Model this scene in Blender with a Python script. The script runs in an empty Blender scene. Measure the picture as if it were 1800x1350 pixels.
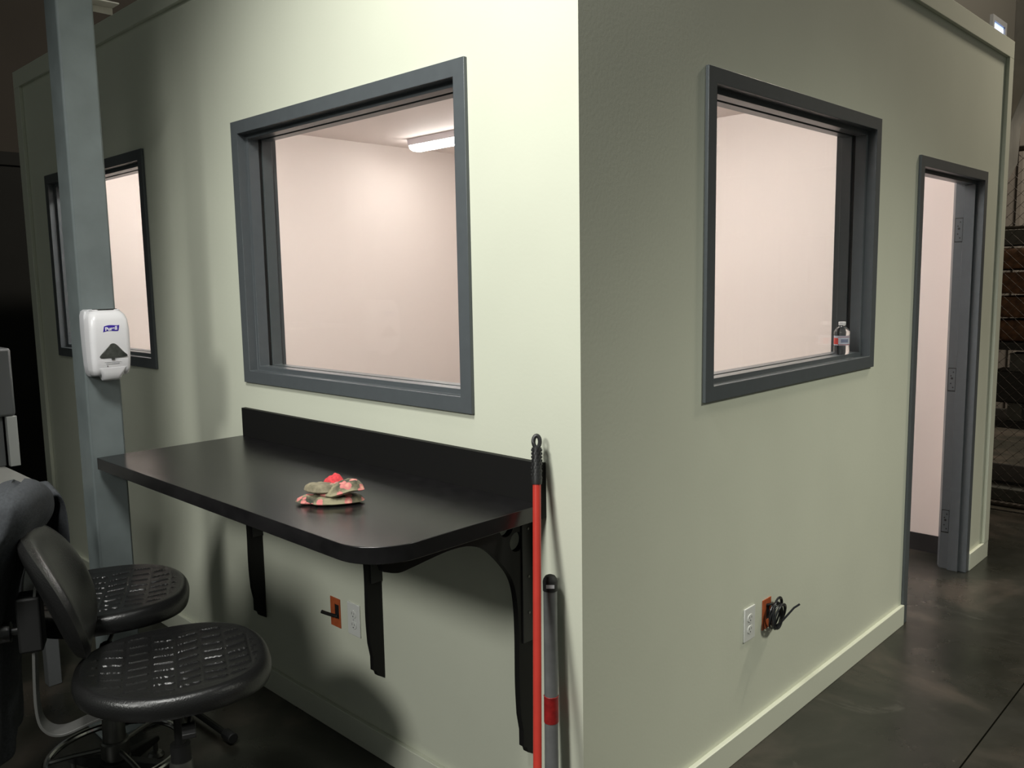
import bpy, bmesh, math, random
from mathutils import Vector, Matrix, noise

random.seed(7)
S = bpy.context.scene
C = S.collection
R = math.radians
PI = math.pi

# ------------------------------------------------------------------ camera
cd = bpy.data.cameras.new('camera'); cam = bpy.data.objects.new('camera', cd); C.objects.link(cam)
CAM = Vector((1.3216, -1.5994, 1.5816)); YAW, PITCH, ROLL, FPX = R(44.2313), R(-7.0599), R(-.9847), 1491.96
fw = Vector((-math.sin(YAW)*math.cos(PITCH), math.cos(YAW)*math.cos(PITCH), math.sin(PITCH)))
rt = Vector((math.cos(YAW), math.sin(YAW), 0)); up = rt.cross(fw)
r2 = rt*math.cos(ROLL) + up*math.sin(ROLL); u2 = -rt*math.sin(ROLL) + up*math.cos(ROLL)
cam.matrix_world = Matrix(((r2.x, u2.x, -fw.x, CAM.x), (r2.y, u2.y, -fw.y, CAM.y), (r2.z, u2.z, -fw.z, CAM.z), (0, 0, 0, 1)))
cd.sensor_fit = 'HORIZONTAL'; cd.sensor_width = 36; cd.lens = 36*FPX/1800; cd.clip_start = .02; cd.clip_end = 80
S.camera = cam

# ------------------------------------------------------------------ world, exposure, lamps
w = bpy.data.worlds.new('world'); S.world = w; w.use_nodes = True
w.node_tree.nodes['Background'].inputs[0].default_value = (.80, .86, .78, 1)
w.node_tree.nodes['Background'].inputs[1].default_value = .12
S.view_settings.view_transform = 'Standard'; S.view_settings.look = 'None'
S.view_settings.exposure = 0; S.view_settings.gamma = 1; S.view_settings.use_curve_mapping = False

def lamp(name, kind, loc, energy, col, target=None, **kw):
    l = bpy.data.lights.new(name, kind); l.energy = energy; l.color = col
    for k, v in kw.items(): setattr(l, k, v)
    o = bpy.data.objects.new(name, l); C.objects.link(o); o.location = loc
    if target is not None:
        o.rotation_euler = (Vector(target)-Vector(loc)).to_track_quat('-Z', 'Y').to_euler()
    return o
# the shop lamp above the counter, close to the corner of the little room
lamp('shop_lamp_key', 'SPOT', (.06, -1.65, 3.45), 250, (1, 1, .95), (-.45, 0, 1.2), spot_size=R(95), spot_blend=.7, shadow_soft_size=.30)
lamp('shop_lamp_near', 'SPOT', (-.12, -.60, 3.45), 26, (1, 1, .95), (-.33, -.02, 2.3), spot_size=R(80), spot_blend=1, shadow_soft_size=.12)
# far rows of hall lamps
lamp('hall_lamp_right', 'SPOT', (3.6, 2.0, 3.9), 430, (1, 1, .88), (0, 1.3, -.8), spot_size=R(62), spot_blend=1, shadow_soft_size=.3)
lamp('hall_lamp_behind', 'SPOT', (.25, -4.3, 3.3), 400, (1, 1, .94), (-.55, 0, .9), spot_size=R(46), spot_blend=.8, shadow_soft_size=.42)
lamp('hall_lamp_far', 'AREA', (1.5, 6.0, 6.3), 420, (1, .90, .75), (-1, 8.5, 1.5), shape='RECTANGLE', size=1.2, size_y=.3)

# ------------------------------------------------------------------ materials
def mat(name, col, rough=.5, metal=0, spec=.5, noise_amt=0, nscale=8, bump=0, bscale=200, emit=None, estr=0, trans=0, coat=0):
    m = bpy.data.materials.new(name); m.use_nodes = True
    nt = m.node_tree; b = nt.nodes['Principled BSDF']
    b.inputs['Base Color'].default_value = (*col, 1); b.inputs['Roughness'].default_value = rough
    b.inputs['Metallic'].default_value = metal; b.inputs['Specular IOR Level'].default_value = spec
    b.inputs['Transmission Weight'].default_value = trans; b.inputs['Coat Weight'].default_value = coat
    if emit: b.inputs['Emission Color'].default_value = (*emit, 1); b.inputs['Emission Strength'].default_value = estr
    tc = nt.nodes.new('ShaderNodeTexCoord')
    if noise_amt:
        n = nt.nodes.new('ShaderNodeTexNoise'); n.inputs['Scale'].default_value = nscale; n.inputs['Detail'].default_value = 5
        nt.links.new(tc.outputs['Object'], n.inputs['Vector'])
        cr = nt.nodes.new('ShaderNodeValToRGB')
        cr.color_ramp.elements[0].position = .3; cr.color_ramp.elements[1].position = .7
        cr.color_ramp.elements[0].color = (*[c*(1-noise_amt) for c in col], 1)
        cr.color_ramp.elements[1].color = (*[min(1, c*(1+noise_amt)) for c in col], 1)
        nt.links.new(n.outputs['Fac'], cr.inputs['Fac']); nt.links.new(cr.outputs['Color'], b.inputs['Base Color'])
    if bump:
        n = nt.nodes.new('ShaderNodeTexNoise'); n.inputs['Scale'].default_value = bscale; n.inputs['Detail'].default_value = 3
        nt.links.new(tc.outputs['Object'], n.inputs['Vector'])
        bp = nt.nodes.new('ShaderNodeBump'); bp.inputs['Strength'].default_value = bump; bp.inputs['Distance'].default_value = .002
        nt.links.new(n.outputs['Fac'], bp.inputs['Height']); nt.links.new(bp.outputs['Normal'], b.inputs['Normal'])
    return m
M = {}
M['wall'] = mat('sage_wall_paint', (.67, .69, .57), .45, noise_amt=.025, nscale=2.5, bump=.12, bscale=90)
M['trim'] = mat('sage_trim_paint', (.69, .71, .59), .35, bump=.05)
M['inner'] = mat('inner_paint_warm_lit', (.70, .625, .585), .6, bump=.08, bscale=90)  # wall colour carries the warm pink of the room's light
M['inner_ceiling'] = mat('inner_ceiling_paint', (.78, .70, .67), .7)
M['frame'] = mat('slate_frame_paint', (.088, .099, .106), .33, noise_amt=.04, nscale=30)
M['gasket'] = mat('black_rubber', (.008, .008, .008), .6)
M['column'] = mat('slate_column_paint', (.150, .175, .177), .34, noise_amt=.12, nscale=9, bump=.1, bscale=60)
M['black_lam'] = mat('black_laminate', (.0095, .009, .0095), .27, noise_amt=.3, nscale=20, bump=.05, bscale=500, spec=.65)
M['black_flat'] = mat('black_plywood', (.007, .0068, .0065), .6, spec=.25)
M['black_steel'] = mat('black_powder_steel', (.010, .010, .010), .5)
M['white_pl'] = mat('white_plastic', (.74, .73, .75), .3)
M['grey_pl'] = mat('grey_and_shaded_plastic', (.52, .52, .54), .35)
M['ivory'] = mat('white_outlet_plastic', (.70, .71, .68), .3)
M['dark_clear'] = mat('smoked_plastic', (.03, .032, .03), .08, noise_amt=.6, nscale=60)
M['logo_blue'] = mat('indigo_print', (.045, .02, .33), .4)
M['print_white'] = mat('white_print', (.8, .8, .85), .4)
M['print_grey'] = mat('grey_print', (.45, .45, .47), .5)
M['print_black'] = mat('black_print', (.01, .01, .009), .6)
M['red'] = mat('red_enamel', (.50, .042, .03), .25, noise_amt=.05, nscale=20)
M['red_tape'] = mat('red_tape', (.32, .015, .015), .45, noise_amt=.25, nscale=60)
M['pole_grey'] = mat('grey_anodised_pole', (.17, .175, .175), .42, metal=.3, noise_amt=.12, nscale=25)
M['grip'] = mat('black_grip', (.018, .018, .018), .45)
M['orange'] = mat('orange_plastic', (.42, .095, .03), .5, noise_amt=.15, nscale=60)
M['poly'] = mat('black_polyurethane', (.0125, .0125, .0125), .31, bump=.35, bscale=260, spec=.6)
M['chrome'] = mat('chrome', (.6, .6, .6), .12, metal=1)
M['dull_steel'] = mat('dull_steel', (.16, .16, .15), .4, metal=.8)
M['cloth'] = mat('grey_knit', (.062, .066, .072), .95, noise_amt=.15, nscale=140, bump=.5, bscale=500, spec=.1)
M['bench'] = mat('grey_bench_top', (.30, .30, .28), .4, noise_amt=.06, nscale=9)
M['machine'] = mat('grey_machine_enamel', (.12, .125, .128), .4)
M['machine_light'] = mat('pale_machine_enamel', (.42, .43, .42), .4)
M['dark_hall'] = mat('dark_hall_panel', (.022, .023, .021), .7, noise_amt=.2, nscale=2)
M['hall'] = mat('brown_grey_hall_wall', (.12, .105, .09), .8, noise_amt=.1, nscale=1)
M['roof'] = mat('dark_roof_sheet', (.03, .028, .022), .8)
M['rust_wire'] = mat('dark_fence_wire', (.035, .026, .018), .6, metal=.3)
M['sack'] = mat('brown_sack', (.13, .062, .028), .8, noise_amt=.5, nscale=25)
M['carton'] = mat('grey_carton', (.10, .10, .085), .8, noise_amt=.2, nscale=12)
M['rack'] = mat('dark_rack_steel', (.018, .018, .015), .6)
M['steel_pale'] = mat('pale_primed_steel', (.50, .47, .42), .6, noise_amt=.12, nscale=9)
M['cap_white'] = mat('white_cap', (.78, .78, .78), .35)
M['red_cuff'] = mat('red_knit_cuff', (.66, .05, .06), .8, noise_amt=.25, nscale=150, bump=.5, bscale=400)
M['lamp_body'] = mat('lamp_housing', (.55, .50, .52), .5)
M['lamp_glow'] = mat('lamp_diffuser', (.9, .9, .9), .4, emit=(1, .965, .93), estr=29)
M['lamp_glow_2'] = mat('lamp_diffuser_corner', (.9, .9, .9), .4, emit=(1, .965, .93), estr=64)
M['sky_glass'] = mat('daylit_pane', (.5, .6, .9), .4, emit=(.42, .55, 1), estr=1.7)

# concrete floor: dark polished slab, pale scuffs, brown stains, specks, saw cut joints
def floor_mat():
    m = bpy.data.materials.new('polished_dark_concrete'); m.use_nodes = True; nt = m.node_tree; b = nt.nodes['Principled BSDF']
    tc = nt.nodes.new('ShaderNodeTexCoord'); L = nt.links.new
    def nz(scale, detail, rough=.5, loc=(0, 0, 0), sc=(1, 1, 1), dist=0):
        mp = nt.nodes.new('ShaderNodeMapping'); mp.inputs['Location'].default_value = loc; mp.inputs['Scale'].default_value = sc
        L(tc.outputs['Object'], mp.inputs['Vector'])
        n = nt.nodes.new('ShaderNodeTexNoise'); n.inputs['Scale'].default_value = scale; n.inputs['Detail'].default_value = detail
        n.inputs['Roughness'].default_value = rough; n.inputs['Distortion'].default_value = dist
        L(mp.outputs['Vector'], n.inputs['Vector']); return n
    def ramp(src, stops):
        r = nt.nodes.new('ShaderNodeValToRGB')
        while len(r.color_ramp.elements) < len(stops): r.color_ramp.elements.new(.5)
        for e, (p, c) in zip(r.color_ramp.elements, stops): e.position = p; e.color = (*c, 1)
        L(src, r.inputs['Fac']); return r
    def mix(fac, a, c):
        x = nt.nodes.new('ShaderNodeMix'); x.data_type = 'RGBA'; L(fac, x.inputs[0]); L(a, x.inputs[6]); L(c, x.inputs[7]); return x.outputs[2]
    base = ramp(nz(1.6, 8, .6, dist=.6).outputs['Fac'], [(.34, (.010, .011, .008)), (.50, (.021, .021, .016)), (.68, (.075, .060, .048))])
    pale = ramp(nz(3.2, 10, .72, (3.1, 7.3, 0), (.7, 1.4, 1), 1.2).outputs['Fac'], [(.60, (0, 0, 0)), (.78, (.45, .45, .45))])
    pc = nt.nodes.new('ShaderNodeRGB'); pc.outputs[0].default_value = (.15, .14, .12, 1)
    c1 = mix(pale.outputs['Color'], base.outputs['Color'], pc.outputs[0])
    vor = nt.nodes.new('ShaderNodeTexVoronoi'); vor.inputs['Scale'].default_value = 5; L(tc.outputs['Object'], vor.inputs['Vector'])
    spk = ramp(vor.outputs['Distance'], [(.012, (.8, .8, .8)), (.03, (0, 0, 0))])
    c2 = mix(spk.outputs['Color'], c1, pc.outputs[0])
    L(c2, b.inputs['Base Color'])
    rr = ramp(nz(2.4, 6, .6, (9, 2, 0)).outputs['Fac'], [(.3, (.2, .2, .2)), (.7, (.42, .42, .42))])
    L(rr.outputs['Color'], b.inputs['Roughness'])
    b.inputs['Specular IOR Level'].default_value = .5
    bp = nt.nodes.new('ShaderNodeBump'); bp.inputs['Strength'].default_value = .15; bp.inputs['Distance'].default_value = .004
    L(nz(14, 6).outputs['Fac'], bp.inputs['Height']); L(bp.outputs['Normal'], b.inputs['Normal'])
    return m
M['floor'] = floor_mat()

def glass_mat():
    m = bpy.data.materials.new('clear_glass'); m.use_nodes = True; nt = m.node_tree; nt.nodes.clear()
    o = nt.nodes.new('ShaderNodeOutputMaterial'); t = nt.nodes.new('ShaderNodeBsdfTransparent'); g = nt.nodes.new('ShaderNodeBsdfGlossy')
    t.inputs[0].default_value = (.97, .98, .97, 1); g.inputs['Roughness'].default_value = .01
    lw = nt.nodes.new('ShaderNodeLayerWeight'); lw.inputs[0].default_value = .5; x = nt.nodes.new('ShaderNodeMixShader')
    pw = nt.nodes.new('ShaderNodeMath'); pw.operation = 'POWER'; pw.inputs[1].default_value = 5; nt.links.new(lw.outputs['Facing'], pw.inputs[0])
    f = nt.nodes.new('ShaderNodeMath'); f.operation = 'MULTIPLY_ADD'; f.inputs[1].default_value = .6; f.inputs[2].default_value = .016; nt.links.new(pw.outputs[0], f.inputs[0])
    nt.links.new(f.outputs[0], x.inputs[0]); nt.links.new(t.outputs[0], x.inputs[1]); nt.links.new(g.outputs[0], x.inputs[2]); nt.links.new(x.outputs[0], o.inputs[0])
    return m
M['glass'] = glass_mat()
def real_glass(name, col, ior, rough=.0):
    m = bpy.data.materials.new(name); m.use_nodes = True; b = m.node_tree.nodes['Principled BSDF']
    b.inputs['Base Color'].default_value = (*col, 1); b.inputs['Roughness'].default_value = rough; b.inputs['IOR'].default_value = ior
    b.inputs['Transmission Weight'].default_value = 1
    return m
M['bottle'] = real_glass('clear_bottle_plastic', (.96, .97, .98), 1.33)

def floral():
    m = bpy.data.materials.new('floral_glove_cloth'); m.use_nodes = True; nt = m.node_tree; b = nt.nodes['Principled BSDF']; L = nt.links.new
    b.inputs['Roughness'].default_value = .85
    tc = nt.nodes.new('ShaderNodeTexCoord')
    n = nt.nodes.new('ShaderNodeTexNoise'); n.inputs['Scale'].default_value = 34; n.inputs['Detail'].default_value = 3; L(tc.outputs['Object'], n.inputs['Vector'])
    r = nt.nodes.new('ShaderNodeValToRGB'); el = r.color_ramp; el.elements[0].position = .32; el.elements[0].color = (.035, .04, .03, 1)
    el.elements[1].position = .62; el.elements[1].color = (.30, .27, .17, 1)
    e = el.elements.new(.47); e.color = (.13, .12, .075, 1)
    L(n.outputs['Fac'], r.inputs['Fac'])
    v = nt.nodes.new('ShaderNodeTexVoronoi'); v.inputs['Scale'].default_value = 40; v.inputs['Randomness'].default_value = 1; L(tc.outputs['Object'], v.inputs['Vector'])
    w1 = nt.nodes.new('ShaderNodeTexNoise'); w1.inputs['Scale'].default_value = 130; L(tc.outputs['Object'], w1.inputs['Vector'])
    ad = nt.nodes.new('ShaderNodeMath'); ad.operation = 'MULTIPLY_ADD'; ad.inputs[1].default_value = .3; L(w1.outputs['Fac'], ad.inputs[0]); L(v.outputs['Distance'], ad.inputs[2])
    fr = nt.nodes.new('ShaderNodeValToRGB'); fr.color_ramp.elements[0].position = .54; fr.color_ramp.elements[0].color = (1, 1, 1, 1)
    fr.color_ramp.elements[1].position = .59; fr.color_ramp.elements[1].color = (0, 0, 0, 1)
    L(ad.outputs[0], fr.inputs['Fac'])
    pr = nt.nodes.new('ShaderNodeValToRGB'); pr.color_ramp.elements[0].position = .2; pr.color_ramp.elements[0].color = (.75, .42, .30, 1)
    pr.color_ramp.elements[1].position = .45; pr.color_ramp.elements[1].color = (.62, .20, .19, 1)
    L(ad.outputs[0], pr.inputs['Fac'])
    x = nt.nodes.new('ShaderNodeMix'); x.data_type = 'RGBA'; L(fr.outputs[0], x.inputs[0]); L(r.outputs[0], x.inputs[6]); L(pr.outputs[0], x.inputs[7])
    L(x.outputs[2], b.inputs['Base Color'])
    return m
M['floral'] = floral()
M['olive'] = mat('olive_glove_palm', (.20, .175, .115), .8, noise_amt=.45, nscale=45, bump=.4, bscale=300)

# ------------------------------------------------------------------ mesh helpers
def finish(bm, name, m, parent=None, bevel=0, smooth=30, subsurf=0, mats=None):
    bmesh.ops.recalc_face_normals(bm, faces=bm.faces)
    me = bpy.data.meshes.new(name); bm.to_mesh(me); bm.free()
    for k in (mats or [m]): me.materials.append(k)
    if smooth:
        for p in me.polygons: p.use_smooth = True
        me.set_sharp_from_angle(angle=R(smooth))
    o = bpy.data.objects.new(name, me); C.objects.link(o)
    if parent is not None: o.parent = parent
    if bevel:
        b = o.modifiers.new('bevel', 'BEVEL'); b.width = bevel; b.segments = 2; b.limit_method = 'ANGLE'; b.angle_limit = R(40)
    if subsurf:
        s = o.modifiers.new('subsurf', 'SUBSURF'); s.levels = s.render_levels = subsurf
    return o
def B(): return bmesh.new()
def box(bm, a, b, rot=None, origin=None, mi=0):
    (x0, y0, z0), (x1, y1, z1) = a, b
    vs = [bm.verts.new(Vector(p)) for p in ((x0,y0,z0),(x1,y0,z0),(x1,y1,z0),(x0,y1,z0),(x0,y0,z1),(x1,y0,z1),(x1,y1,z1),(x0,y1,z1))]
    if rot is not None:
        o = Vector(origin or (0, 0, 0))
        for v in vs: v.co = o + rot @ (v.co-o)
    for f in ((0,3,2,1),(4,5,6,7),(0,1,5,4),(1,2,6,5),(2,3,7,6),(3,0,4,7)):
        bm.faces.new([vs[i] for i in f]).material_index = mi
    return vs
def prism(bm, pts, d):                     # pts: list of 3D points, extruded by vector d
    d = Vector(d); a = [bm.verts.new(Vector(p)) for p in pts]; b = [bm.verts.new(Vector(p)+d) for p in pts]
    bm.faces.new(a); bm.faces.new(b[::-1])
    n = len(pts)
    for i in range(n): bm.faces.new((a[i], b[i], b[(i+1) % n], a[(i+1) % n]))
def lathe(bm, prof, n=24, loc=(0, 0, 0), mtx=None):
    rings = []
    for r, z in prof:
        ring = []
        for i in range(n):
            a = 2*PI*i/n; p = Vector((r*math.cos(a), r*math.sin(a), z))
            if mtx: p = mtx @ p
            ring.append(bm.verts.new(p+Vector(loc)))
        rings.append(ring)
    for a, b in zip(rings, rings[1:]):
        for i in range(n): bm.faces.new((a[i], a[(i+1) % n], b[(i+1) % n], b[i]))
    bm.faces.new(rings[0][::-1]); bm.faces.new(rings[-1])
def tube(bm, path, r, n=8, closed=False, flat=1.0):
    P = [Vector(p) for p in path]; N = len(P); rings = []; nrm = None
    for i in range(N):
        if closed: t = P[(i+1) % N]-P[i-1]
        else: t = P[min(i+1, N-1)]-P[max(i-1, 0)]
        t.normalize()
        if nrm is None: nrm = t.orthogonal().normalized() if abs(t.z) > .9 else t.cross(Vector((0, 0, 1))).normalized()
        nrm = (nrm - t*nrm.dot(t)).normalized(); bn = t.cross(nrm)
        rr = r[i] if isinstance(r, (list, tuple)) else r
        rings.append([bm.verts.new(P[i] + nrm*math.cos(2*PI*k/n)*rr + bn*math.sin(2*PI*k/n)*rr*flat) for k in range(n)])
    for i in range(N if closed else N-1):
        a, b = rings[i], rings[(i+1) % N]
        for k in range(n): bm.faces.new((a[k], a[(k+1) % n], b[(k+1) % n], b[k]))
    if not closed: bm.faces.new(rings[0][::-1]); bm.faces.new(rings[-1])
def spline(pts, n=8):                      # Catmull-Rom
    P = [Vector(p) for p in pts]; out = []
    for i in range(len(P)-1):
        a, b, c, d = P[max(i-1, 0)], P[i], P[i+1], P[min(i+2, len(P)-1)]
        for k in range(n):
            t = k/n; out.append(.5*((2*b)+(-a+c)*t+(2*a-5*b+4*c-d)*t*t+(-a+3*b-3*c+d)*t**3))
    out.append(P[-1]); return out
def empty(name, loc=(0, 0, 0), rz=0):
    o = bpy.data.objects.new(name, None); o.empty_display_size = .1; C.objects.link(o); o.location = loc; o.rotation_euler = (0, 0, rz); return o
def tag(o, label=None, cat=None, group=None, kind=None):
    if label: o['label'] = label
    if cat: o['category'] = cat
    if group: o['group'] = group
    if kind: o['kind'] = kind
    return o
def struct(o, label=None): return tag(o, label, kind='structure')
def text_mesh(name, s, size, m, parent, mtx, extrude=.0004, shear=0, bold=0, width=None):
    cu = bpy.data.curves.new('t', 'FONT'); cu.body = s; cu.size = size; cu.extrude = extrude; cu.shear = shear; cu.align_x = 'CENTER'; cu.align_y = 'CENTER'; cu.offset = bold
    to = bpy.data.objects.new('t', cu); C.objects.link(to); dg = bpy.context.evaluated_depsgraph_get(); dg.update()
    me = bpy.data.meshes.new_from_object(to.evaluated_get(dg)); bpy.data.objects.remove(to); bpy.data.curves.remove(cu)
    if width:
        xs = [v.co.x for v in me.vertices]; k = width/(max(xs)-min(xs))
        for v in me.vertices: v.co.x *= k
    me.transform(mtx); me.materials.clear(); me.materials.append(m)
    o = bpy.data.objects.new(name, me); C.objects.link(o); o.parent = parent; return o

# ------------------------------------------------------------------ the little room: dimensions
T = .133                                     # wall thickness
XE, YE, ZT, ZB = -4.0234, 3.5224, 2.757, 2.669
Z0, Z1 = 1.2105, 2.1667                      # windows, outer frame
ZD = 2.0732
WA = [(-1.6431, -.3815), (-3.6704, -2.4293)]
WB = (.5571, 1.8106); DO = (2.2531, 3.2007)
ZC = 2.59
FO = .02                                     # the frame laps this far over the wall edge

def wall_mesh(name, us, zs, hole, P, Q):
    """us, zs grid lines; hole(u,z) True when open; P(u,z) outer point, Q(u,z) inner point"""
    bm = B(); nu, nz = len(us), len(zs)
    a = [[bm.verts.new(P(u, z)) for z in zs] for u in us]; b = [[bm.verts.new(Q(u, z)) for z in zs] for u in us]
    sol = [[not hole((us[i]+us[i+1])/2, (zs[j]+zs[j+1])/2) for j in range(nz-1)] for i in range(nu-1)]
    def s(i, j): return 0 <= i < nu-1 and 0 <= j < nz-1 and sol[i][j]
    for i in range(nu-1):
        for j in range(nz-1):
            if not sol[i][j]: continue
            bm.faces.new((a[i][j], a[i+1][j], a[i+1][j+1], a[i][j+1])).material_index = 0
            bm.faces.new((b[i][j], b[i][j+1], b[i+1][j+1], b[i+1][j])).material_index = 1
            if not s(i-1, j): bm.faces.new((a[i][j], a[i][j+1], b[i][j+1], b[i][j]))
            if not s(i+1, j): bm.faces.new((a[i+1][j], b[i+1][j], b[i+1][j+1], a[i+1][j+1]))
            if not s(i, j-1): bm.faces.new((a[i][j], b[i][j], b[i+1][j], a[i+1][j]))
            if not s(i, j+1): bm.faces.new((a[i][j+1], a[i+1][j+1], b[i+1][j+1], b[i][j+1]))
    for v in [v for v in bm.verts if not v.link_faces]: bm.verts.remove(v)
    return finish(bm, name, None, smooth=0, mats=[M['wall'], M['inner']])
hA = [(a+FO, b-FO) for a, b in WA]
usA = sorted([XE, 0] + [x for p in hA for x in p])
o = wall_mesh('wall_front', usA, [0, Z0+FO, Z1-FO, ZT],
              lambda u, z: any(a < u < b for a, b in hA) and Z0 < z < Z1,
              lambda u, z: Vector((u, 0, z)), lambda u, z: Vector((max(XE+T, min(u, -T)), T, z)))
struct(o, 'sage painted wall behind the black counter')
usB = [0, WB[0]+FO, WB[1]-FO, DO[0]+FO, DO[1]-FO, YE]
o = wall_mesh('wall_right', usB, [0, Z0+FO, ZD-FO, Z1-FO, ZT],
              lambda u, z: (WB[0] < u < WB[1] and Z0+.01 < z < Z1-.01) or (DO[0] < u < DO[1] and z < ZD-.01),
              lambda u, z: Vector((0, u, z)), lambda u, z: Vector((-T, max(T, min(u, YE-T)), z)))
struct(o, 'sage painted wall with one window and the doorway')
bm = B(); box(bm, (XE+.001, YE-T+.002, 0), (-T-.001, YE, ZT)); struct(finish(bm, 'wall_back', M['inner'], smooth=0))
bm = B(); box(bm, (XE+.001, T+.001, 0), (XE+T, YE-T, ZT)); struct(finish(bm, 'wall_left', M['inner'], smooth=0))
bm = B(); box(bm, (XE+T, T, ZC), (-T, YE-T, ZC+.12)); struct(finish(bm, 'ceiling', M['inner_ceiling'], smooth=0))

# raised trim round each outer wall and the baseboards
tt, tw = .018, .088
bm = B(); box(bm, (XE, -tt, ZB), (0, 0, ZT)); box(bm, (XE, -tt, .092), (XE+tw, 0, ZB)); struct(finish(bm, 'trim_1', M['trim'], bevel=.002))
bm = B(); box(bm, (0, 0, ZB), (tt, YE, ZT)); box(bm, (0, YE-.075, .092), (tt, YE, ZB)); struct(finish(bm, 'trim_2', M['trim'], bevel=.002))
bm = B(); box(bm, (XE, -.0168, 0), (0.0168, 0, .0922)); struct(finish(bm, 'baseboard_front', M['trim'], bevel=.002))
bm = B(); box(bm, (0, .0002, 0), (.0168, DO[0]-.001, .0922)); box(bm, (0, DO[1]+.001, 0), (.0168, YE, .0922)); struct(finish(bm, 'baseboard_right', M['trim'], bevel=.002))
bm = B(); box(bm, (XE+T, YE-T-.008, 0), (-T-.02, YE-T, .1)); struct(finish(bm, 'baseboard_back', M['gasket'], smooth=0))
bm = B(); box(bm, (XE+T, T, 0), (XE+T+.008, YE-T-.01, .1)); struct(finish(bm, 'baseboard_left', M['gasket'], smooth=0))

# ------------------------------------------------------------------ steel frames with rabbet and stop
def ring_sweep(bm, prof, u0, u1, z0, z1, P, open_bottom=False):
    """prof: (inset, depth) closed polygon swept round a rectangle; P(u,z,d)->Vector"""
    cs = ([(u0, -1, z0, 0), (u0, -1, z1, 1), (u1, 1, z1, 1), (u1, 1, z0, 0)] if open_bottom
          else [(u0, -1, z0, -1), (u0, -1, z1, 1), (u1, 1, z1, 1), (u1, 1, z0, -1)])
    rings = [[bm.verts.new(P(u-su*o, z-sz*o, d)) for o, d in prof] for u, su, z, sz in cs]
    n = len(prof); k = len(rings)
    for i in range(k-1 if open_bottom else k):
        a, b = rings[i], rings[(i+1) % k]
        for j in range(n): bm.faces.new((a[j], a[(j+1) % n], b[(j+1) % n], b[j]))
    if open_bottom: bm.faces.new(rings[0]); bm.faces.new(rings[-1][::-1])
PA = lambda u, z, d: Vector((u, d, z))
PB = lambda u, z, d: Vector((-d, u, z))
FR = [(0, -.012), (.045, -.012), (.045, .022), (.061, .022), (.061, .064), (.045, .064), (.045, .145), (0, .145), (0, .134), (.019, .134), (.019, -.0005), (0, -.0005)]
BE = [(.0452, .078), (.061, .078), (.061, .118), (.0452, .118)]
GA = [(.0452, .0645), (.056, .0645), (.056, .0775), (.0452, .0775)]
def window(i, u0, u1, P):
    t = struct(empty('window_%d' % i, P(u0, Z0, 0)))
    Q = lambda u, z, d: P(u, z, d)-P(u0, Z0, 0)
    bm = B(); ring_sweep(bm, FR, u0, u1, Z0, Z1, Q); finish(bm, 'window_frame', M['frame'], t, bevel=.0012)
    bm = B(); ring_sweep(bm, BE, u0, u1, Z0, Z1, Q); finish(bm, 'glazing_bead', M['frame'], t, bevel=.001)
    bm = B(); ring_sweep(bm, GA, u0, u1, Z0, Z1, Q); finish(bm, 'gasket', M['gasket'], t, smooth=0)
    bm = B(); q = .05
    prism(bm, [Q(u0+q, Z0+q, .069), Q(u1-q, Z0+q, .069), Q(u1-q, Z1-q, .069), Q(u0+q, Z1-q, .069)], P(0, 0, .005)-P(0, 0, 0))
    finish(bm, 'glass_pane', M['glass'], t, smooth=0)
window(1, *WA[0], PA); window(2, *WA[1], PA); window(3, *WB, PB)
# doorway without a door leaf: double rabbet frame, hinge cut-outs on the far jamb
DP = [(0, -.012), (.045, -.012), (.045, .026), (.061, .026), (.061, .077), (.045, .077), (.045, .122), (0, .145), (0, .134), (.019, .134), (.019, -.0005), (0, -.0005)]
t = struct(empty('door_1', (0, DO[0], 0)))
bm = B(); ring_sweep(bm, DP, DO[0], DO[1], 0.0005, ZD, lambda u, z, d: PB(u, z, d)-PB(DO[0], 0, 0), True); finish(bm, 'door_frame', M['frame'], t, bevel=.0012)
yj = DO[1]-.045-DO[0]
for z in (1.79, 1.02, .26):
    bm = B(); box(bm, (-.116, yj-.0035, z-.057), (-.082, yj+.001, z+.057)); h = finish(bm, 'hinge_plate', M['frame'], t, bevel=.001)
    bm = B()
    for dz in (-.04, -.02, .02, .04):
        lathe(bm, [(.0035, 0), (.0035, .0012)], 10, (-.099+(.006 if abs(dz) > .03 else -.005), yj-.0034, z+dz), Matrix.Rotation(PI/2, 3, 'X'))
    lathe(bm, [(.006, 0), (.006, .0012)], 10, (-.099, yj-.0034, z-.005+.012), Matrix.Rotation(PI/2, 3, 'X'))
    finish(bm, 'screw_holes', M['gasket'], h, smooth=0)
    bm = B(); box(bm, (-.119, yj-.0012, z-.062), (-.079, yj+.0005, z+.062)); finish(bm, 'hinge_recess', M['gasket'], t, smooth=0)

# ------------------------------------------------------------------ hall
bm = B(); box(bm, (-9, -5, -.1), (5, 10, 0))
o = finish(bm, 'floor', M['floor'], smooth=0); struct(o)
bm = B()
box(bm, (.556, -4.9, .0), (.561, 9.9, .0006)); box(bm, (.561, -1.0, 0), (4.9, -.995, .0006)); box(bm, (.561, 5.2, 0), (4.9, 5.205, .0006))
struct(finish(bm, 'trim_3', mat('joint_shadow_gap', (.004, .004, .003), 1, spec=0), smooth=0), 'saw cut joint in the dark concrete floor')
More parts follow.
